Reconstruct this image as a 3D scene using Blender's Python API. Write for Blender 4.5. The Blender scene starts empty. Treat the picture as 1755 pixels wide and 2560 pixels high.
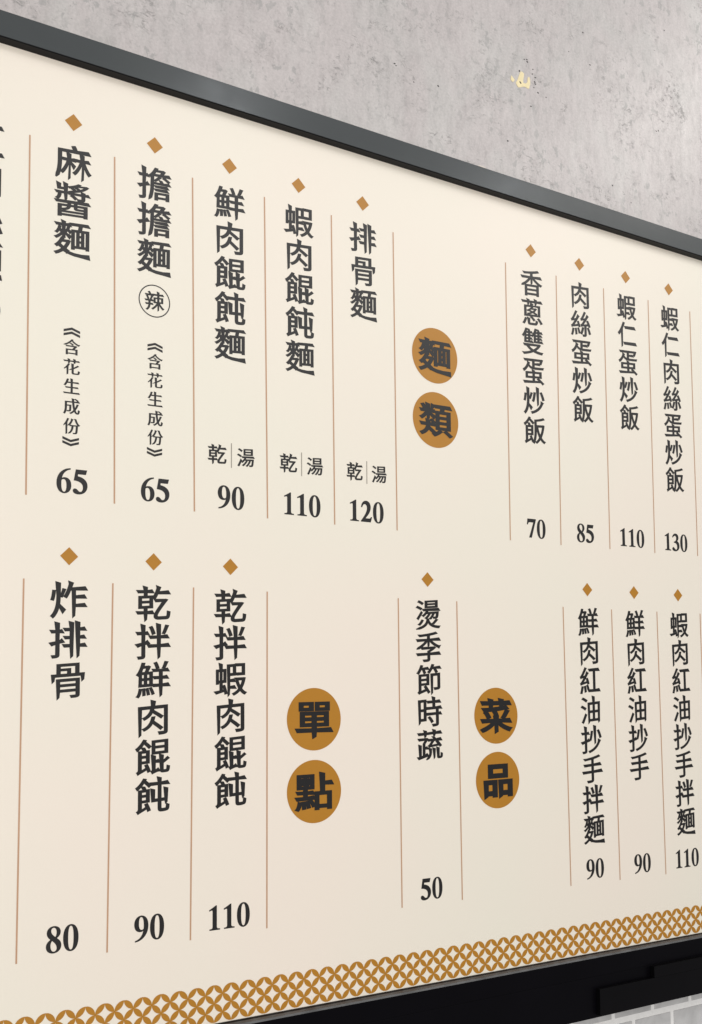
import bpy, bmesh, math, random
from mathutils import Vector, Matrix
from mathutils.geometry import delaunay_2d_cdt

random.seed(7)
scene = bpy.context.scene
COL = scene.collection
S = 0.005            # one layout unit of the menu print = 5 mm
ZC = 2.371           # height of the layout's zero line above the floor

def W(x, y, z):
    """layout units (x right along the wall, y into the wall, z up) -> metres"""
    return Vector((x * S, y * S, z * S + ZC))

# ------------------------------------------------------------------ camera
cam = bpy.data.cameras.new('camera')
cam_ob = bpy.data.objects.new('camera', cam)
COL.objects.link(cam_ob)
scene.camera = cam_ob
right = Vector((0.8411961280844767, -0.5406353382782555, -0.010124480250950012))
down = Vector((0.03408834150453015, 0.07170729662764272, -0.9968430410971549))
fwd = Vector((0.5396545738424406, 0.8381953797385314, 0.07874926231922644))
m = Matrix((right, -down, -fwd)).transposed().to_4x4()
m.translation = W(-78.34518968576464, -287.40536286175677, -154.2605907767799)
cam_ob.matrix_world = m
cam.sensor_fit = 'HORIZONTAL'
cam.sensor_width = 36.0
cam.lens = 2704.263 / 1755 * 36.0
cam.shift_x = -(910.300 - 877.5) / 1755
cam.shift_y = (1529.641 - 1280.0) / 1755
cam.clip_start = 0.05
cam.clip_end = 100

# ------------------------------------------------------------------ light
world = bpy.data.worlds.new('World')
scene.world = world
world.use_nodes = True
bg = world.node_tree.nodes['Background']
bg.inputs['Color'].default_value = (0.98, 0.98, 1.0, 1)
bg.inputs['Strength'].default_value = 0.25

def area_lamp(name, loc, target, w, h, energy, color, shape='RECTANGLE'):
    d = bpy.data.lights.new(name, 'AREA')
    d.shape = shape
    d.size = w
    d.size_y = h
    d.energy = energy
    d.color = color
    o = bpy.data.objects.new(name, d)
    COL.objects.link(o)
    o.location = loc
    o.rotation_euler = (Vector(target) - Vector(loc)).to_track_quat('-Z', 'Y').to_euler()
    return o

# broad fluorescent ceiling light of the shop, in front of the menu
area_lamp('ceiling_lamp', (2.0, -2.9, 3.9), (1.3, -1.2, 1.4), 5.4, 2.8, 70, (1.0, 0.98, 0.95))
# spot on the ceiling farther along, mirrored as the glare on the wall's upper right
area_lamp('ceiling_spot', (2.97, -1.30, 3.87), (1.38, 0.0, 2.8), 0.5, 0.5, 6.5, (1.0, 0.97, 0.90), 'DISK')
# two ceiling downlights over the counter, mirrored as faint glints in the top rail
area_lamp('downlight', (1.14, -1.92, 3.60), (0.3, 0.0, 2.45), 0.14, 0.14, 2.0, (0.95, 0.98, 1.0), 'DISK')
area_lamp('downlight', (2.44, -1.98, 3.60), (0.9, 0.0, 2.45), 0.14, 0.14, 2.0, (0.95, 0.98, 1.0), 'DISK')
# added fill light behind the viewer, evens out the light on the board
area_lamp('fill_lamp', (-1.5, -4.4, 1.5), (0.9, 0.0, 1.65), 4.0, 2.6, 156, (1.0, 0.96, 0.90))

vs = scene.view_settings
scene.display_settings.display_device = 'sRGB'
vs.view_transform = 'Standard'
vs.look = 'None'
vs.exposure = 0.04
vs.gamma = 1.0
vs.use_curve_mapping = False

# ------------------------------------------------------------------ materials
def new_mat(name):
    mt = bpy.data.materials.new(name)
    mt.use_nodes = True
    nt = mt.node_tree
    return mt, nt, nt.nodes['Principled BSDF']

def node(nt, kind, **kw):
    n = nt.nodes.new(kind)
    for k, v in kw.items():
        setattr(n, k, v)
    return n

def noise(nt, vec, scale, detail=4, rough=0.55, dist=0.0):
    n = node(nt, 'ShaderNodeTexNoise')
    n.inputs['Scale'].default_value = scale
    n.inputs['Detail'].default_value = detail
    n.inputs['Roughness'].default_value = rough
    n.inputs['Distortion'].default_value = dist
    if vec is not None:
        nt.links.new(vec, n.inputs['Vector'])
    return n.outputs['Fac']

def ramp(nt, fac, stops, interp='LINEAR'):
    n = node(nt, 'ShaderNodeValToRGB')
    cr = n.color_ramp
    cr.interpolation = interp
    while len(cr.elements) > 1:
        cr.elements.remove(cr.elements[-1])
    for i, (p, c) in enumerate(stops):
        e = cr.elements[0] if i == 0 else cr.elements.new(p)
        e.position = p
        e.color = (c, c, c, 1) if isinstance(c, (int, float)) else (*c, 1)
    nt.links.new(fac, n.inputs['Fac'])
    return n.outputs['Color']

def mix(nt, fac, a, b, mode='MIX'):
    n = node(nt, 'ShaderNodeMix', data_type='RGBA', blend_type=mode)
    for sock, v in ((n.inputs[0], fac), (n.inputs[6], a), (n.inputs[7], b)):
        if isinstance(v, (int, float)):
            sock.default_value = v
        elif isinstance(v, tuple):
            sock.default_value = (*v, 1)
        else:
            nt.links.new(v, sock)
    return n.outputs[2]

def mul(nt, a, b):
    n = node(nt, 'ShaderNodeMath', operation='MULTIPLY')
    for i, v in enumerate((a, b)):
        if isinstance(v, (int, float)):
            n.inputs[i].default_value = v
        else:
            nt.links.new(v, n.inputs[i])
    return n.outputs[0]

def obj_vec(nt, sc=(1, 1, 1)):
    t = node(nt, 'ShaderNodeTexCoord')
    mp = node(nt, 'ShaderNodeMapping')
    mp.inputs['Scale'].default_value = sc
    nt.links.new(t.outputs['Object'], mp.inputs['Vector'])
    return mp.outputs['Vector']

def bump(nt, bsdf, h, strength, dist):
    b = node(nt, 'ShaderNodeBump')
    b.inputs['Strength'].default_value = strength
    b.inputs['Distance'].default_value = dist
    nt.links.new(h, b.inputs['Height'])
    nt.links.new(b.outputs['Normal'], bsdf.inputs['Normal'])

def simple(name, col, rough, var=0.06, vscale=9.0, spec=0.5, coat=0.0):
    mt, nt, b = new_mat(name)
    v = obj_vec(nt)
    f = noise(nt, v, vscale, 5)
    lo = tuple(c * (1 - var) for c in col)
    hi = tuple(min(1, c * (1 + var)) for c in col)
    nt.links.new(ramp(nt, f, [(0.3, lo), (0.7, hi)]), b.inputs['Base Color'])
    b.inputs['Roughness'].default_value = rough
    b.inputs['Specular IOR Level'].default_value = spec
    if coat:
        b.inputs['Coat Weight'].default_value = coat
        b.inputs['Coat Roughness'].default_value = 0.12
    return mt

# printed sheet: warm cream with very faint tonal drift and a slight ripple
def sheet_material():
    mt, nt, b = new_mat('cream_print')
    v = obj_vec(nt)
    a = noise(nt, v, 1.7, 2)
    c = mix(nt, ramp(nt, a, [(0.35, 0.0), (0.65, 1.0)]), (0.785, 0.752, 0.655), (0.815, 0.737, 0.655))
    g = noise(nt, v, 420, 2)
    c = mix(nt, 0.05, c, ramp(nt, g, [(0.3, (0.70, 0.65, 0.56)), (0.7, (0.88, 0.82, 0.73))]))
    nt.links.new(c, b.inputs['Base Color'])
    b.inputs['Roughness'].default_value = 0.40
    b.inputs['Specular IOR Level'].default_value = 0.5
    bump(nt, b, noise(nt, obj_vec(nt, (1, 1, 0.35)), 6, 2), 0.12, 0.004)
    return mt

# cement-look wall board: cloudy warm grey, upright streaks, fine broken wrinkles
def wall_material():
    mt, nt, b = new_mat('cement_board')
    v = obj_vec(nt)
    vst = obj_vec(nt, (1, 1, 0.42))
    cloud = noise(nt, v, 3.6, 4, 0.6, 0.5)
    tint = noise(nt, obj_vec(nt, (1, 1, 0.6)), 7.5, 4, 0.6, 0.6)
    streak = noise(nt, obj_vec(nt, (1, 1, 0.45)), 24, 5, 0.66, 0.0)
    blot = noise(nt, vst, 62, 8, 0.74, 0.15)
    grain = noise(nt, obj_vec(nt, (1, 1, 1.2)), 210, 4, 0.7, 0.0)
    c = ramp(nt, cloud, [(0.36, (0.365, 0.342, 0.342)), (0.64, (0.505, 0.482, 0.478))])
    c = mix(nt, ramp(nt, tint, [(0.36, 0.0), (0.56, 0.72)]), c, (0.428, 0.350, 0.366))
    c = mix(nt, 0.30, c, ramp(nt, streak, [(0.36, (0.33, 0.325, 0.32)), (0.64, (0.60, 0.57, 0.565))]))
    c = mix(nt, 0.30, c, ramp(nt, blot, [(0.34, (0.20, 0.195, 0.19)), (0.47, (0.45, 0.44, 0.43)), (0.68, (0.64, 0.61, 0.60))]))
    c = mix(nt, 0.22, c, ramp(nt, grain, [(0.32, (0.24, 0.235, 0.23)), (0.5, (0.46, 0.44, 0.435)), (0.7, (0.68, 0.65, 0.64))]))
    # wrinkles: thin bands of a noise iso-line, only inside patches
    wr = noise(nt, obj_vec(nt, (1, 1, 1.7)), 40, 6, 0.62, 1.0)
    line = ramp(nt, wr, [(0.470, 0.0), (0.494, 1.0), (0.506, 1.0), (0.530, 0.0)])
    patch = ramp(nt, noise(nt, v, 9, 5, 0.65, 0.8), [(0.49, 0.0), (0.60, 1.0)])
    brk = ramp(nt, noise(nt, v, 75, 3, 0.6, 0.3), [(0.44, 0.0), (0.58, 1.0)])
    lm = mul(nt, mul(nt, line, patch), brk)
    c = mix(nt, mul(nt, lm, 0.8), c, (0.19, 0.185, 0.18))
    # grey islands with ragged edges and short level ticks
    isl = ramp(nt, noise(nt, obj_vec(nt, (1, 1, 0.8)), 54, 7, 0.66, 0.2), [(0.565, 0.0), (0.59, 1.0)])
    im = mul(nt, isl, ramp(nt, noise(nt, v, 7, 4, 0.6, 0.3), [(0.44, 0.15), (0.58, 1.0)]))
    c = mix(nt, mul(nt, im, 0.62), c, (0.27, 0.268, 0.265))
    tick = ramp(nt, noise(nt, obj_vec(nt, (1, 1, 3.4)), 70, 4, 0.6, 0.3), [(0.66, 0.0), (0.70, 1.0)])
    tm = mul(nt, tick, ramp(nt, noise(nt, v, 11, 4, 0.6, 0.3), [(0.46, 0.1), (0.58, 1.0)]))
    c = mix(nt, mul(nt, tm, 0.85), c, (0.17, 0.165, 0.16))
    # small dark pores
    vo = node(nt, 'ShaderNodeTexVoronoi')
    vo.inputs['Scale'].default_value = 62
    nt.links.new(obj_vec(nt, (0.8, 1, 1.5)), vo.inputs['Vector'])
    pore = ramp(nt, vo.outputs['Distance'], [(0.05, 1.0), (0.12, 0.0)])
    pm = mul(nt, pore, ramp(nt, noise(nt, v, 15, 3), [(0.55, 0.0), (0.66, 1.0)]))
    c = mix(nt, mul(nt, pm, 0.5), c, (0.15, 0.145, 0.14))
    nt.links.new(c, b.inputs['Base Color'])
    nt.links.new(ramp(nt, blot, [(0.3, 0.40), (0.7, 0.31)]), b.inputs['Roughness'])
    b.inputs['Specular IOR Level'].default_value = 0.5
    h = mix(nt, 0.5, blot, mix(nt, lm, (0.5, 0.5, 0.5), (0.0, 0.0, 0.0)))
    bump(nt, b, h, 0.28, 0.003)
    return mt

def tile_material():
    mt, nt, b = new_mat('grey_tile')
    v = obj_vec(nt)
    f = noise(nt, v, 14, 6, 0.6, 1.2)
    nt.links.new(ramp(nt, f, [(0.3, (0.42, 0.42, 0.425)), (0.7, (0.58, 0.58, 0.585))]), b.inputs['Base Color'])
    b.inputs['Roughness'].default_value = 0.3
    return mt

def rail_material():
    mt, nt, b = new_mat('dark_rail_lacquer')
    v = obj_vec(nt)
    f = noise(nt, v, 5, 4)
    nt.links.new(ramp(nt, f, [(0.3, (0.021, 0.027, 0.031)), (0.7, (0.026, 0.033, 0.035))]), b.inputs['Base Color'])
    nt.links.new(ramp(nt, noise(nt, v, 22, 5), [(0.3, 0.22), (0.7, 0.27)]), b.inputs['Roughness'])
    b.inputs['Specular IOR Level'].default_value = 0.36
    return mt

M_SHEET = sheet_material()
M_WALL = wall_material()
M_TILE = tile_material()
M_GROUT = simple('white_grout', (0.80, 0.80, 0.80), 0.75, 0.05, 60)
M_RAIL = rail_material()
M_LIP = simple('black_rail_edge', (0.006, 0.006, 0.007), 0.45, 0.1, spec=0.15)
M_EDGE = simple('lit_rail_edge', (0.075, 0.077, 0.08), 0.5, 0.35, 40)  # bottom rail's up-facing lip: light from above painted in as paler grey
M_BLACK = simple('black_fascia', (0.0018, 0.0015, 0.0026), 0.35, 0.2, 7, 0.10)
M_BOX = simple('black_cover_plastic', (0.0030, 0.0027, 0.0034), 0.36, 0.2, 9, 0.11)
M_INK = simple('charcoal_ink', (0.012, 0.0115, 0.012), 0.40, 0.08, 30, 0.42)
M_GOLD = simple('ochre_print', (0.415, 0.186, 0.018), 0.40, 0.03, 14, 0.42)
M_LINE = simple('rose_brown_line', (0.49, 0.29, 0.18), 0.45, 0.05, 20)
M_THIN = simple('grey_brown_line', (0.30, 0.27, 0.23), 0.45, 0.05, 20)
M_CHIP = simple('bare_plaster', (0.80, 0.69, 0.43), 0.8, 0.10, 60)
M_PALE = simple('pale_highlight', (0.66, 0.60, 0.54), 0.8, 0.06, 60)  # pale colour of the painted highlight above the top rail
M_PIT = simple('dark_pit', (0.03, 0.03, 0.03), 0.9, 0.1, 60)

# ------------------------------------------------------------------ mesh helpers
def link(name, me, mats, parent=None, origin=None):
    """me holds world-space coordinates; origin becomes the object's location"""
    if not isinstance(mats, (list, tuple)):
        mats = [mats]
    for mt in mats:
        me.materials.append(mt)
    o = bpy.data.objects.new(name, me)
    COL.objects.link(o)
    if origin is None:
        c = sum((v.co for v in me.vertices), Vector()) / max(1, len(me.vertices))
        origin = c
    me.transform(Matrix.Translation(-Vector(origin)))
    o.location = origin
    if parent is not None:
        o.parent = parent
        po = Vector(parent.get('_o', (0, 0, 0)))
        o.location = Vector(origin) - po
    o['_o'] = tuple(origin)
    return o

def empty(name, loc):
    o = bpy.data.objects.new(name, None)
    o.empty_display_size = 0.1
    COL.objects.link(o)
    o.location = loc
    o['_o'] = tuple(loc)
    return o

def tag(o, label, cat=None, group=None, kind=None):
    if label:
        o['label'] = label
    if cat:
        o['category'] = cat
    if group:
        o['group'] = group
    if kind:
        o['kind'] = kind
    return o

def bm_mesh(bm, name):
    me = bpy.data.meshes.new(name)
    bm.normal_update()
    bm.to_mesh(me)
    bm.free()
    return me

def add_box(bm, x0, x1, y0, y1, z0, z1, mat=0, bev=0.0):
    c = [(x, y, z) for x in (x0, x1) for y in (y0, y1) for z in (z0, z1)]
    vs_ = [bm.verts.new(W(*p)) for p in c]
    fs = [bm.faces.new([vs_[i] for i in q]) for q in
          ((0, 1, 3, 2), (4, 6, 7, 5), (0, 4, 5, 1), (2, 3, 7, 6), (0, 2, 6, 4), (1, 5, 7, 3))]
    for f in fs:
        f.material_index = mat
    if bev:
        es = list({e for f in fs for e in f.edges})
        r = bmesh.ops.bevel(bm, geom=es, offset=bev * S, segments=2, profile=0.6, affect='EDGES')
        for f in r['faces']:
            f.material_index = mat
    return fs

def add_poly(bm, pts, y):
    """flat polygon on the print, facing the room; pts counter-clockwise as (x, z)"""
    return bm.faces.new([bm.verts.new(W(x, y, z)) for x, z in pts])

def fill_contours(bm, contours, y):
    """fill closed outlines (non-zero winding) as a flat film at depth y"""
    vs2, es = [], []
    for P in contours:
        n0 = len(vs2)
        vs2 += [Vector(p) for p in P]
        es += [(n0 + i, n0 + (i + 1) % len(P)) for i in range(len(P))]
    ov, oe, of, *_ = delaunay_2d_cdt(vs2, es, [], 0, 1e-5)
    segs = []
    for P in contours:
        for i in range(len(P)):
            a, b = P[i], P[(i + 1) % len(P)]
            if a[1] != b[1]:
                segs.append((a[0], a[1], b[0], b[1]))
    bv = [None] * len(ov)
    for f in of:
        cx = sum(ov[i].x for i in f) / len(f)
        cy = sum(ov[i].y for i in f) / len(f)
        w = 0
        for x0, y0, x1, y1 in segs:
            if (y0 <= cy) != (y1 <= cy):
                if x0 + (cy - y0) / (y1 - y0) * (x1 - x0) > cx:
                    w += 1 if y1 > y0 else -1
        if w:
            for i in f:
                if bv[i] is None:
                    bv[i] = bm.verts.new(W(ov[i].x, y, ov[i].y))
            a, b, c = (ov[i] for i in f[:3])
            idx = list(f)
            if (b.x - a.x) * (c.y - a.y) - (b.y - a.y) * (c.x - a.x) < 0:
                idx.reverse()
            try:
                bm.faces.new([bv[i] for i in idx])
            except ValueError:
                pass

# ------------------------------------------------------------------ lettering
# Characters come from Blender's built-in font as outlines; every stroke end is then
# recut like a brush-cut sign face and the strokes are made heavier.
def raw_outline(ch):
    cu = bpy.data.curves.new('outline', 'FONT')
    cu.body = ch
    ob = bpy.data.objects.new('outline', cu)
    COL.objects.link(ob)
    bpy.context.view_layer.update()
    cv = ob.to_curve(bpy.context.evaluated_depsgraph_get())
    out = []
    for sp in cv.splines:
        b = [(Vector(p.handle_left[:2]), Vector(p.co[:2]), Vector(p.handle_right[:2])) for p in sp.bezier_points]
        pts = []
        for i in range(len(b)):
            p0, p1 = b[i][1], b[i][2]
            p2, p3 = b[(i + 1) % len(b)][0], b[(i + 1) % len(b)][1]
            d = p3 - p0
            if d.length < 1e-5:
                continue
            pts.append(p0.copy())
            if max(abs(d.cross(p1 - p0)), abs(d.cross(p2 - p0))) / d.length > 0.004:
                n = 7 if d.length > 0.08 else 4
                for k in range(1, n):
                    t = k / n
                    pts.append((1 - t) ** 3 * p0 + 3 * t * (1 - t) ** 2 * p1 + 3 * t * t * (1 - t) * p2 + t ** 3 * p3)
        out.append([pts[i] for i in range(len(pts)) if (pts[i] - pts[i - 1]).length > 0.002])
    ob.to_curve_clear()
    bpy.data.objects.remove(ob)
    bpy.data.curves.remove(cu)
    if ch == '麵':                              # the foot of the left half sweeps under the right half
        for q in out:
            if min(p.x for p in q) > 0.44:
                for p in q:
                    p.y = 0.784 + (p.y - 0.784) * 0.81
    big = max(out, key=lambda q: abs(signed_area(q)))
    if signed_area(big) < 0:
        out = [q[::-1] for q in out]
    if ch == '麵':
        out.append([Vector(p) for p in ((.22, .05), (.38, -.045), (.55, -.095), (.75, -.122), (.95, -.142), (.985, -.045),
                                        (.75, -.042), (.55, -.022), (.40, .015), (.27, .10))])
    return out

def signed_area(q):
    return 0.5 * sum(q[k - 1][0] * q[k][1] - q[k][0] * q[k - 1][1] for k in range(len(q)))

def brush_ends(pts, cut, tap):
    q = [p.copy() for p in pts]
    n = len(pts)
    def mv(i, dx, dy):
        q[i] += Vector((dx, dy)) * cut
    for i in range(n):
        j = (i + 1) % n
        a, b = pts[i], pts[j]
        e, u, w = b - a, a - pts[i - 1], pts[(i + 2) % n] - b
        if not 0.02 < e.length < 0.105 or u.length < 0.05 or w.length < 0.05:
            continue
        if u.cross(e) / (u.length * e.length) < 0.75 or e.cross(w) / (e.length * w.length) < 0.75:
            continue
        out = Vector((e.y, -e.x)) / e.length
        ang = math.degrees(math.atan2(out.y, out.x))
        mid = (a + b) / 2
        if abs(ang) < 25:                       # right end of a level stroke
            mv(i, .012, -.014); mv(j, -.034, .012)
        elif abs(ang) > 155:                    # left end
            mv(i, -.022, .012); mv(j, .014, .002)
        elif 60 < ang < 120:                    # head of an upright
            mv(i, .004, -.020); mv(j, -.026, .016)
        elif -120 < ang < -70:                  # foot of an upright
            mv(i, .012, -.022); mv(j, -.012, .020)
        elif -170 <= ang <= -100:               # sweep to the lower left: taper
            q[i] += (mid - q[i]) * tap + out * .012
            q[j] += (mid - q[j]) * tap + out * .012
        elif -80 <= ang <= -10:                 # sweep to the lower right: flare
            q[i] += (q[i] - mid) * .35 * cut
            q[j] += (q[j] - mid) * .5 * cut - out * .018
        elif 100 <= ang <= 170:
            mv(i, -.008, .012); mv(j, -.01, -.004)
        else:
            mv(i, 0, -.014); mv(j, -.01, .01)
    return q

def thicken(pts, ox, oy):
    res = []
    n = len(pts)
    for i in range(n):
        u, w = pts[i] - pts[i - 1], pts[(i + 1) % n] - pts[i]
        if u.length < 1e-7 or w.length < 1e-7:
            res.append(pts[i].copy())
            continue
        nu, nw = Vector((u.y, -u.x)) / u.length, Vector((w.y, -w.x)) / w.length
        b = nu + nw
        k = b.dot(b)
        mtr = nu if k < 0.25 else b * 2 / k
        if mtr.length > 1.7:
            mtr = mtr * 1.7 / mtr.length
        res.append(pts[i] + Vector((mtr.x * ox, mtr.y * oy)))
    return res

def styled(ch, ox, oy, shear, cut, tap):
    res = []
    for pts in raw_outline(ch):
        if signed_area(pts) < 0:                # counter: never close it fully
            w = max(p.x for p in pts) - min(p.x for p in pts)
            h = max(p.y for p in pts) - min(p.y for p in pts)
            fx = min(1, max(0, (w / 2 - .010) / max(abs(ox), 1e-6)))
            fy = min(1, max(0, (h / 2 - .012) / max(abs(oy), 1e-6)))
            q = thicken(pts, ox * fx, oy * fy)
        else:
            q = thicken(brush_ends(pts, cut, tap), ox, oy)
        res.append([(p.x, p.y + shear * (p.x - 0.5)) for p in q])
    return res

HEAVY = {'單': (.031, .022), '麵': (.030, .018), '類': (.031, .018), '點': (.030, .0175), '品': (.047, .036), '菜': (.042, .030)}
GLYPH = {}
def glyph(face, ch):
    key = (face, ch)
    if key not in GLYPH:
        if face == 'brush':
            GLYPH[key] = styled(ch, .022, .0105, .085, 1.2, .8)
        elif face == 'light':
            GLYPH[key] = styled(ch, .021, .010, .07, 1.1, .8)
        elif face == 'note':
            GLYPH[key] = styled(ch, .026, .003, .03, .9, .8)
        else:
            ox, oy = HEAVY[ch]
            GLYPH[key] = styled(ch, ox, oy, .015, .9, .2)
    return GLYPH[key]

def char(bm, face, ch, cx, cz, em, y, xs=1.0, zs=1.0):
    """one character centred on (cx, cz)"""
    fill_contours(bm, [[(cx + (px - 0.5) * em * xs, cz + (pz - 0.38) * em * zs) for px, pz in q] for q in glyph(face, ch)], y)
# serif numerals as cubic outlines in a 500 x 700 box
DIGITS = {
    '0': ["M250,688 C385,688 476,560 476,337 C476,115 385,-13 250,-13 C115,-13 24,115 24,337 C24,560 115,688 250,688",
          "H250,655 C318,655 346,560 346,337 C346,115 318,20 250,20 C182,20 154,115 154,337 C154,560 182,655 250,655"],
    '1': ["M320,690 L298,690 C235,655 150,612 70,578 L70,548 C110,562 140,570 165,568 C185,565 190,545 190,505 L190,110 C190,45 170,30 78,26 L78,0 L436,0 L436,26 C340,30 320,45 320,110 Z"],
    '2': ["M17,0 L428,0 L480,165 L450,165 C425,118 405,112 360,112 L190,112 C300,215 428,330 428,485 C428,612 345,688 240,688 C130,688 50,620 25,480 L54,470 C80,545 122,582 172,582 C245,582 287,532 287,455 C287,330 170,190 17,28 Z"],
    '3': ["M32,545 C65,640 140,688 235,688 C340,688 415,630 415,540 C415,475 380,430 320,395 C410,365 468,300 468,205 C468,75 360,-14 190,-14 C85,-14 16,20 16,75 C16,110 42,135 80,135 C145,135 160,45 245,45 C310,45 340,90 340,160 C340,270 260,325 125,330 L125,355 C230,375 290,430 290,510 C290,570 250,605 195,605 C135,605 90,575 55,525 Z"],
    '5': ["M110,676 L450,676 L416,556 L165,556 L150,490 C330,475 470,390 470,235 C470,90 350,-10 185,-10 C85,-10 22,25 22,80 C22,115 45,138 82,138 C150,138 170,55 240,55 C305,55 345,105 345,185 C345,300 240,362 52,372 Z"],
    '6': ["M448,692 C200,672 28,500 28,270 C28,95 120,-13 255,-13 C385,-13 475,80 475,215 C475,345 400,425 285,425 C240,425 205,412 172,390 C200,530 290,630 450,664 Z",
          "H165,348 C160,320 158,290 158,240 C158,100 190,20 255,20 C315,20 345,80 345,200 C345,320 310,380 240,380 C210,380 185,368 165,348"],
    '7': ["M45,676 L480,676 L480,645 L245,0 L130,0 L365,558 L150,558 C95,558 75,540 45,468 L17,476 Z"],
    '8': ["M250,688 C370,688 450,625 450,530 C450,455 405,410 330,370 C425,320 472,260 472,180 C472,65 380,-13 245,-13 C115,-13 28,60 28,165 C28,245 75,300 165,345 C90,395 50,450 50,520 C50,620 135,688 250,688",
          "H300,395 C335,430 350,475 350,530 C350,605 310,655 250,655 C195,655 160,620 160,570 C160,500 215,455 300,395",
          "H200,320 C160,285 142,240 142,180 C142,85 185,22 255,22 C315,22 355,60 355,115 C355,190 300,250 200,320"],
}
def path(d, flip=False):
    toks = d.replace('M', 'M ').replace('H', 'H ').replace('L', 'L ').replace('C', 'C ').replace('Z', '').split()
    pts, i, hole = [], 0, False
    xy = lambda t: tuple(float(v) for v in t.split(','))
    while i < len(toks):
        t = toks[i]
        if t in 'MHL':
            hole = hole or t == 'H'
            pts.append(xy(toks[i + 1]))
            i += 2
        else:
            p0, (a, b, c) = pts[-1], (xy(q) for q in toks[i + 1:i + 4])
            for k in range(1, 10):
                u = k / 9
                pts.append(tuple((1 - u) ** 3 * p0[j] + 3 * u * (1 - u) ** 2 * a[j] + 3 * u * u * (1 - u) * b[j] + u ** 3 * c[j] for j in (0, 1)))
            i += 4
    if math.dist(pts[0], pts[-1]) < 1:
        pts.pop()
    if flip:
        pts = [(500 - x, 675 - y) for x, y in pts]
    ar = sum(pts[k - 1][0] * pts[k][1] - pts[k][0] * pts[k - 1][1] for k in range(len(pts)))
    if (ar < 0) != hole:
        pts.reverse()
    return pts
def heavier(q):
    return [(p.x, p.y) for p in thicken([Vector(p) for p in q], 13, 6)]
NUM = {k: [heavier(path(d)) for d in v] for k, v in DIGITS.items()}
NUM['9'] = [heavier(path(d, True)) for d in DIGITS['6']]

def number(bm, text, cx, cz, y, h=7.0, adv=4.55):
    sx, sz = adv / 500 * 0.95, h / 712
    x0 = cx - adv * len(text) / 2
    for i, ch in enumerate(text):
        fill_contours(bm, [[(x0 + i * adv + px * sx, cz + (pz - 337) * sz) for px, pz in P] for P in NUM[ch]], y)

def ellipse(cx, cz, rx, rz, n=64):
    return [(cx + rx * math.cos(2 * math.pi * k / n), cz + rz * math.sin(2 * math.pi * k / n)) for k in range(n)]

# ------------------------------------------------------------------ the wall behind and the tiles below
WY = 3.0                                # wall plane, behind the print
wall_bm = bmesh.new()
add_box(wall_bm, -150, 430, WY, WY + 20, -262.0, 230, 0)
wall = link('cement_wall', bm_mesh(wall_bm, 'cement_wall'), M_WALL, origin=W(0, WY, -262))
tag(wall, 'mottled grey cement-look wall behind and above the framed menu board', 'wall')

def patch(bm, pts, y, depth, mat=0, rough=0.12):
    """thin raised flake with an uneven outline"""
    q = []
    for i, (x, z) in enumerate(pts):
        x2, z2 = pts[(i + 1) % len(pts)]
        q.append((x, z))
        q.append(((x + x2) / 2 + random.uniform(-rough, rough), (z + z2) / 2 + random.uniform(-rough, rough)))
    if sum(q[k - 1][0] * q[k][1] - q[k][0] * q[k - 1][1] for k in range(len(q))) < 0:
        q.reverse()
    n = len(q)
    f = [bm.verts.new(W(x, y - depth, z)) for x, z in q]
    b = [bm.verts.new(W(x, y + 0.2, z)) for x, z in q]
    bm.faces.new(f).material_index = mat
    for k in range(n):
        bm.faces.new((f[k], b[k], b[(k + 1) % n], f[(k + 1) % n])).material_index = mat

bm = bmesh.new()
patch(bm, [(180.04, 76.49), (180.98, 76.47), (181.64, 75.93), (181.32, 74.11), (181.13, 72.34), (182.21, 72.36), (183.18, 73.19), (183.37, 74.97), (183.93, 75.57), (184.45, 75.09), (184.54, 73.4), (184.23, 72.02), (183.79, 70.85), (182.71, 70.9), (181.63, 71.0), (180.0, 70.28), (178.65, 69.87), (177.87, 70.69), (177.63, 71.57), (178.46, 72.79), (179.05, 74.47)], WY, 0.12)
patch(bm, [(175.42, 73.43), (176.33, 72.76), (176.98, 72.22), (176.7, 71.6), (176.02, 71.07), (174.98, 71.7)], WY, 0.12)
o = link('chipped_patch', bm_mesh(bm, 'chipped_patch'), M_CHIP, wall)
tag(o, 'chipped spot of bare yellowish plaster')
bm = bmesh.new()
patch(bm, [(158.6, 33.6), (158.9, 34.7), (161.0, 34.95), (162.6, 34.6), (161.65, 33.6)], WY, 0.1)
o = link('highlight_fleck', bm_mesh(bm, 'highlight_fleck'), M_PALE, wall)  # thin highlight at the rail's top edge, painted as a pale raised piece
bm = bmesh.new()
for (x, z) in [(181.94, 81.71), (183.3, 82.04), (183.41, 81.26), (186.07, 79.16), (185.74, 77.22), (187.21, 76.28), (186.89, 74.46), (187.14, 73.78), (186.41, 72.15), (188.42, 70.72), (192.4, 70.2), (184.68, 64.39), (123.19, 61.22), (123.84, 60.67), (131.2, 57.11), (141.69, 58.93), (212.45, 102.51), (204.72, 92.22), (252.19, 73.99), (253.45, 74.46), (173.11, 47.75), (236.32, 40.01), (258.95, 119.16), (226.25, 44.5), (215.83, 90.46)]:
    a, b_, t = random.uniform(.22, .5), random.uniform(.16, .26), random.uniform(-.6, .2)
    pts = []
    for k in range(9):
        u, v = a * math.cos(k * .698) * random.uniform(.75, 1.2), b_ * math.sin(k * .698) * random.uniform(.75, 1.2)
        pts.append((x + u * math.cos(t) - v * math.sin(t), z + u * math.sin(t) + v * math.cos(t)))
    patch(bm, pts, WY, 0.06, 0, 0.03)
for (x, z) in [(179.52, 72.16), (179.9, 71.85), (179.4, 76.4)]:
    patch(bm, ellipse(x, z, .28, .32, 8), WY, 0.16, 0, 0.05)
o = link('pitting', bm_mesh(bm, 'pitting'), M_PIT, wall)
tag(o, 'scattered tiny dark pits in the cement surface')

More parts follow.
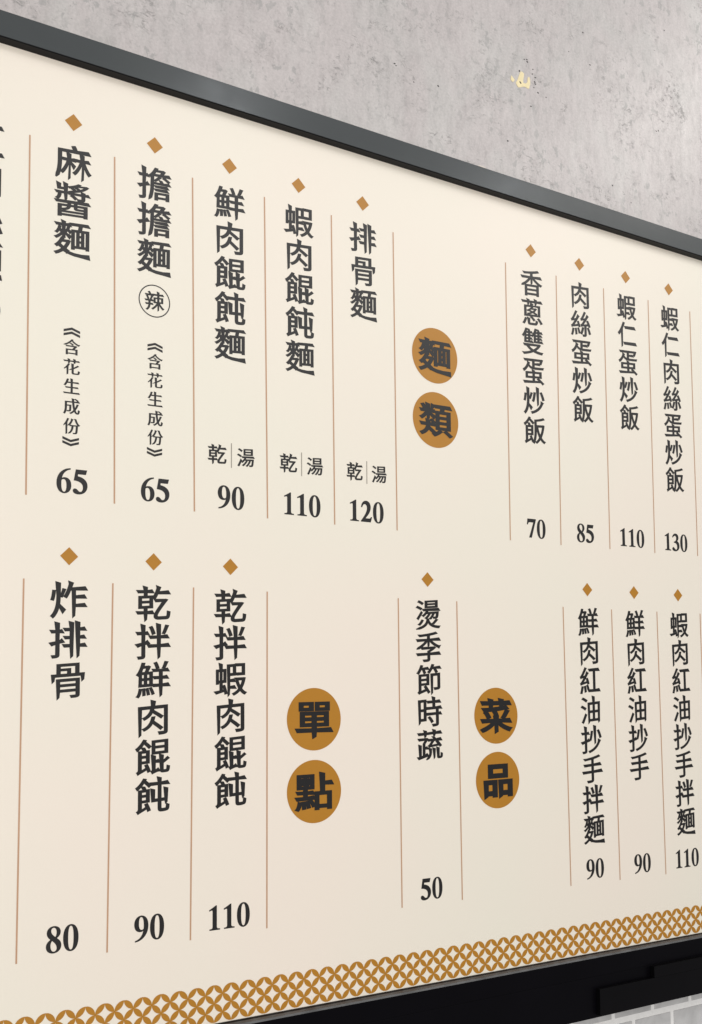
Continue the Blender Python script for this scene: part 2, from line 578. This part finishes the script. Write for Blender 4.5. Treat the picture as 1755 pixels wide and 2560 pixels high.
bm = bmesh.new()
gz = -272.6                              # centre line of the grout course in view
add_box(bm, -150, 430, WY + 0.35, WY + 20, -330, -262.02, 0)
pitch, gap, hh = 20.5, 1.9, 24.0
for row in range(-3, 1):
    z1 = gz - 1.1 + (row + 1) * (hh + 2.2) if row >= 0 else gz - 1.1 + (row + 1) * (hh + 2.2)
    z0 = z1 - hh
    if row == 0:
        z0, z1 = gz + 1.1, -262.02
    off = 224.76 if row % 2 else 214.4
    k0 = math.floor((-150 - off) / pitch)
    for k in range(k0, 32):
        x0 = max(-150, off + k * pitch + gap / 2)
        x1 = min(430, off + (k + 1) * pitch - gap / 2)
        if x1 - x0 > 1:
            add_box(bm, x0, x1, WY, WY + 2, z0, z1, 1, 0.18)
tiles = link('tiled_wall', bm_mesh(bm, 'tiled_wall'), [M_GROUT, M_TILE], origin=W(0, WY, -330))
tag(tiles, 'grey tiled wall with broad white grout lines under the black fascia', 'wall')

# ------------------------------------------------------------------ the menu board
board = empty('menu_board', W(80, 0, -252))
tag(board, 'large cream restaurant menu board in a dark frame with vertical Chinese dish names and prices', 'menu board')
X0, X1 = -130.0, 380.0
ZT, ZB = 23.2, -245.9
bm = bmesh.new()
add_box(bm, X0, X1, 0, WY - 0.02, ZB - 0.6, ZT + 0.6, 0)
link('print_sheet', bm_mesh(bm, 'print_sheet'), M_SHEET, board)

# top rail: lacquered front, black inner lip
def rail(name, prof, mats, mat_ids):
    """extrude a closed (y, z) profile along the wall"""
    bm = bmesh.new()
    n = len(prof)
    nseg = 40
    rings = []
    for s in range(nseg + 1):
        x = X0 + (X1 - X0) * s / nseg
        rings.append([bm.verts.new(W(x, y, z)) for y, z in prof])
    for s in range(nseg):
        for k in range(n):
            f = bm.faces.new((rings[s][k], rings[s][(k + 1) % n], rings[s + 1][(k + 1) % n], rings[s + 1][k]))
            f.material_index = mat_ids[k]
    bm.faces.new(rings[0])
    bm.faces.new(rings[-1][::-1])
    bmesh.ops.recalc_face_normals(bm, faces=bm.faces[:])
    return link(name, bm_mesh(bm, name), mats, board)

rail('top_rail', [(WY - 0.03, 30.75), (-2.85, 30.75), (-3.0, 30.6), (-3.0, 23.55), (-2.75, 23.28), (-0.03, 23.2), (WY - 0.03, 24.2)],
     [M_RAIL, M_LIP], [0, 0, 0, 1, 1, 1, 1])
rail('bottom_rail', [(WY - 0.03, -247.4), (-0.03, -245.75), (-0.55, -245.75), (-1.2, -246.0), (-2.6, -246.25), (-3.0, -246.75), (-3.0, -253.0), (WY - 0.03, -253.0)],
     [M_BLACK, M_LIP, M_EDGE], [1, 1, 1, 2, 2, 0, 0, 0])

# border of interlaced circles along the foot of the print
P = 5.307
R_ = P / 2
bm = bmesh.new()
def petal(x0, z0, x1, z1):
    """lens between two nodes: two quarter arcs of circles of radius R_"""
    n = 6
    dx, dz = x1 - x0, z1 - z0
    mx, mz = (x0 + x1) / 2, (z0 + z1) / 2
    nx, nz = -dz / 2, dx / 2
    pts = []
    for sgn in (1, -1):
        cx, cz = mx + sgn * nx, mz + sgn * nz
        a0 = math.atan2(z0 - cz, x0 - cx)
        a1 = math.atan2(z1 - cz, x1 - cx)
        d = (a1 - a0 + math.pi) % (2 * math.pi) - math.pi
        arc = [(cx + R_ * math.cos(a0 + d * k / n), cz + R_ * math.sin(a0 + d * k / n)) for k in range(n + 1)]
        pts += arc[:-1] if sgn == 1 else arc[::-1][:-1]
    if sum(pts[k - 1][0] * pts[k][1] - pts[k][0] * pts[k - 1][1] for k in range(len(pts))) < 0:
        pts.reverse()
    add_poly(bm, pts, -0.06)
ZP = -235.15
RZ = 2.585
for i in range(math.ceil((X0 - 1.76) / P), math.floor((X1 - 1.76) / P)):
    px = 1.76 + i * P
    for r in range(4):
        zt, zb = ZP - r * RZ, ZP - (r + 1) * RZ
        if r % 2 == 0:
            petal(px, zt, px - R_, zb)
            petal(px, zt, px + R_, zb)
        else:
            petal(px - R_, zt, px, zb)
            petal(px + R_, zt, px, zb)
link('pattern_border', bm_mesh(bm, 'pattern_border'), M_GOLD, board)

# divider lines: (top, bottom) of each on the print
UT = [(-0.21, -0.37), (23.73, -0.11), (47.67, -0.02), (71.62, 0.04), (95.69, 0.01), (119.65, -0.14), (168.17, -0.06), (192.4, 0.11), (216.64, 0.15), (240.92, 0.27), (265.08, 0.25)]
UB = [(0.15, -99.69), (24.49, -99.9), (48.51, -100.06), (72.35, -100.14), (96.04, -100.16), (119.77, -100.23), (167.75, -100.08), (191.58, -100.17), (216.19, -99.99), (240.3, -99.94), (264.75, -99.61)]
LT = [(-0.11, -122.07), (24.24, -122.15), (48.3, -122.2), (72.15, -122.34), (119.86, -122.36), (143.7, -122.44), (191.82, -122.52), (216.09, -122.62), (240.36, -122.6), (264.97, -122.57)]
LB = [(-0.58, -221.57), (23.47, -221.89), (47.59, -221.72), (71.7, -221.36), (119.85, -220.82), (143.93, -220.97), (192.31, -221.31), (216.61, -221.61), (240.79, -221.92), (265.1, -222.2)]
def divider(t, b, w=0.45):
    bm = bmesh.new()
    n = 12
    h = w / 2
    L = [(t[0] + (b[0] - t[0]) * k / n, t[1] + (b[1] - t[1]) * k / n) for k in range(n + 1)]
    for k in range(n):
        (xa, za), (xb, zb) = L[k], L[k + 1]
        add_poly(bm, [(xa - h, za), (xb - h, zb), (xb + h, zb), (xa + h, za)], -0.06)
    bmesh.ops.remove_doubles(bm, verts=bm.verts[:], dist=1e-6)
    return link('divider_line', bm_mesh(bm, 'divider_line'), M_LINE, board)
for t, b in zip(UT, UB):
    divider(t, b)
for t, b in zip(LT, LB):
    divider(t, b)

YI = -0.06      # ink film, 0.3 mm in front of the sheet
YJ = -0.14      # ink on top of an ochre disc

def diamond(parent, x, z, r=2.47):
    bm = bmesh.new()
    add_poly(bm, [(x - r, z), (x, z - r), (x + r, z), (x, z + r)], YI)
    return link('diamond_mark', bm_mesh(bm, 'diamond_mark'), M_GOLD, parent)

def price(parent, text, x, z):
    bm = bmesh.new()
    number(bm, text, x, z, YI)
    return link('price', bm_mesh(bm, 'price'), M_INK, parent)

def allergy_note(parent, x, z):
    """small upright note in double angle brackets"""
    bm = bmesh.new()
    for i, ch in enumerate('含花生成份'):
        char(bm, 'note', ch, x + 0.05 * i, z - 5.52 * i, 4.75, YI)
    for zz, sg in ((z + 4.15, 1), (z - 4 * 5.52 - 4.15, -1)):
        for d in (-0.62, 0.50):
            zc = zz + d
            q = [(-2.3, -0.52), (0, 0.26), (2.3, -0.52), (2.3, 0.16), (0, 0.94), (-2.3, 0.16)]
            pts = [(x + a, zc + sg * (b - 0.1)) for a, b in q]
            if sg < 0:
                pts.reverse()
            # two quads keep the chevron's face planar and convex
            if sg > 0:
                a, b, c, d2, e, f = pts
                add_poly(bm, [a, b, e, f], YI)
                add_poly(bm, [b, c, d2, e], YI)
            else:
                f, e, d2, c, b, a = pts
                add_poly(bm, [f, e, b, a], YI)
                add_poly(bm, [e, d2, c, b], YI)
    bmesh.ops.remove_doubles(bm, verts=bm.verts[:], dist=1e-6)
    return link('allergy_note', bm_mesh(bm, 'allergy_note'), M_INK, parent)

def spicy_mark(parent, x, z):
    bm = bmesh.new()
    n = 64
    a = ellipse(x, z, 4.8, 4.8, n)
    b = ellipse(x, z, 4.48, 4.48, n)
    for k in range(n):
        j = (k + 1) % n
        add_poly(bm, [a[k], a[j], b[j], b[k]], YI)
    char(bm, 'light', '辣', x, z, 6.0, YI)
    return link('spicy_mark', bm_mesh(bm, 'spicy_mark'), M_INK, parent)

def serving_choice(parent, x, z):
    bm = bmesh.new()
    char(bm, 'light', '乾', x - 4.25, z, 6.15, YI)
    char(bm, 'light', '湯', x + 5.1, z, 6.0, YI)
    o = link('serving_choice', bm_mesh(bm, 'serving_choice'), M_INK, parent)
    bm = bmesh.new()
    add_poly(bm, [(x + 0.2, z - 3.6), (x + 0.5, z - 3.6), (x + 0.5, z + 3.8), (x + 0.2, z + 3.8)], YI)
    link('separator_line', bm_mesh(bm, 'separator_line'), M_THIN, parent)
    return o

def dish(text, x, z, dz, pr, pz, step=10.86, em=10.45, xt=0.0):
    bm = bmesh.new()
    for i, ch in enumerate(text):
        char(bm, 'brush', ch, x + xt * i, z - step * i, em, YI)
    o = link('dish_name', bm_mesh(bm, 'dish_name'), M_INK, board)
    o['label'] = 'dish name reading ' + text
    diamond(o, x - 0.05, dz)
    if pr:
        price(o, pr, x + xt * len(text), pz)
    return o

ZU, ZL = -4.85, -127.3
cu = [(UT[i][0] + UT[i + 1][0]) / 2 for i in range(len(UT) - 1)]
# upper row
o = dish('紅肉絲麵', -12.1, ZU, 6.6, '70', -94.8)
o['label'] = 'dish name cut off at the photo\'s left edge'
spicy_mark(o, -12.1, -50.9)
o = dish('麻醬麵', 11.85, ZU - .2, 6.6, None, 0); price(o, '65', 12.65, -94.8); allergy_note(o, 12.0, -57.5)
o = dish('擔擔麵', 35.85, ZU - .15, 6.65, None, 0); price(o, '65', 36.6, -94.9); allergy_note(o, 36.2, -57.65); spicy_mark(o, 35.95, -39.9)
o = dish('鮮肉餛飩麵', 59.8, ZU, 6.75, None, 0, xt=.06); price(o, '90', 60.35, -94.95); serving_choice(o, 60.0, -82.35)
o = dish('蝦肉餛飩麵', 83.75, ZU, 6.8, None, 0, xt=.06); price(o, '110', 84.4, -95.0); serving_choice(o, 83.9, -82.4)
o = dish('排骨麵', 107.75, ZU, 6.82, None, 0, step=11.0); price(o, '120', 108.05, -95.05); serving_choice(o, 107.9, -82.45)
o = dish('香蔥雙蛋炒飯', 180.3, ZU - .3, 6.87, None, 0); price(o, '70', 180.05, -95.1)
o = dish('肉絲蛋炒飯', 204.35, ZU - .2, 6.95, None, 0); price(o, '85', 203.95, -95.0)
o = dish('蝦仁蛋炒飯', 228.75, ZU, 7.05, None, 0); price(o, '110', 228.15, -95.0)
o = dish('蝦仁肉絲蛋炒飯', 253.0, ZU, 7.05, None, 0); price(o, '130', 252.45, -95.0)
# lower row
o = dish('炸排骨', 12.0, ZL + .2, -115.4, None, 0); price(o, '80', 11.4, -216.7)
o = dish('乾拌鮮肉餛飩', 36.15, ZL + .1, -115.5, None, 0, step=10.72); price(o, '90', 35.5, -216.75)
o = dish('乾拌蝦肉餛飩', 60.05, ZL + .1, -115.55, None, 0, step=10.68); price(o, '110', 59.65, -216.5)
o = dish('燙季節時蔬', 131.75, ZL, -115.7, None, 0, step=10.66); price(o, '50', 131.65, -216.0)
o = dish('鮮肉紅油抄手拌麵', 204.05, ZL - .25, -115.76, None, 0, step=10.68, xt=.05); price(o, '90', 204.4, -216.4)
o = dish('鮮肉紅油抄手', 228.25, ZL - .2, -115.78, None, 0, step=10.72, xt=.04); price(o, '90', 228.6, -216.7)
o = dish('蝦肉紅油抄手拌麵', 252.55, ZL - .1, -115.74, None, 0, step=10.78, xt=.05); price(o, '110', 252.9, -216.95)

def heading(ch, x, z, xs=1.15, em=11.9):
    bm = bmesh.new()
    add_poly(bm, ellipse(x, z, 9.5, 9.5, 96), YI)
    d = link('heading_disc', bm_mesh(bm, 'heading_disc'), M_GOLD, board)
    bm = bmesh.new()
    char(bm, 'heavy', ch, x, z, em, YJ, xs, 1.0)
    c = link('heading_character', bm_mesh(bm, 'heading_character'), M_INK, d)
    d['label'] = 'round ochre heading disc with the character ' + ch
for ch, x, z in (('麵', 136.2, -39.4), ('類', 136.15, -61.5), ('單', 88.15, -160.75), ('點', 88.05, -182.6), ('菜', 159.8, -160.95), ('品', 160.0, -182.7)):
    heading(ch, x, z)

# ------------------------------------------------------------------ black fascia under the board and its cover box
bm = bmesh.new()
add_box(bm, X0, X1, -2.9, WY - 0.03, -267.3, -253.06, 0, 0.25)
fascia = link('black_fascia', bm_mesh(bm, 'black_fascia'), M_BLACK, origin=W(80, WY, -267.3))
tag(fascia, 'long glossy black fascia board fixed to the wall directly below the menu board', 'fascia')
cover = empty('cover_box', W(200, -2.9, -266.2))
tag(cover, 'stepped black cover box mounted on the fascia above the tiles', 'cover box')
bm = bmesh.new()
add_box(bm, 200.3, 260, -4.8, -2.95, -266.3, -257.2, 0, 0.2)
link('low_housing', bm_mesh(bm, 'low_housing'), M_BOX, cover)
bm = bmesh.new()
add_box(bm, 227.6, 260, -5.0, -2.96, -257.15, -253.2, 0, 0.2)
link('raised_housing', bm_mesh(bm, 'raised_housing'), M_BOX, cover)

for ob in bpy.data.objects:
    if '_o' in ob:
        del ob['_o']
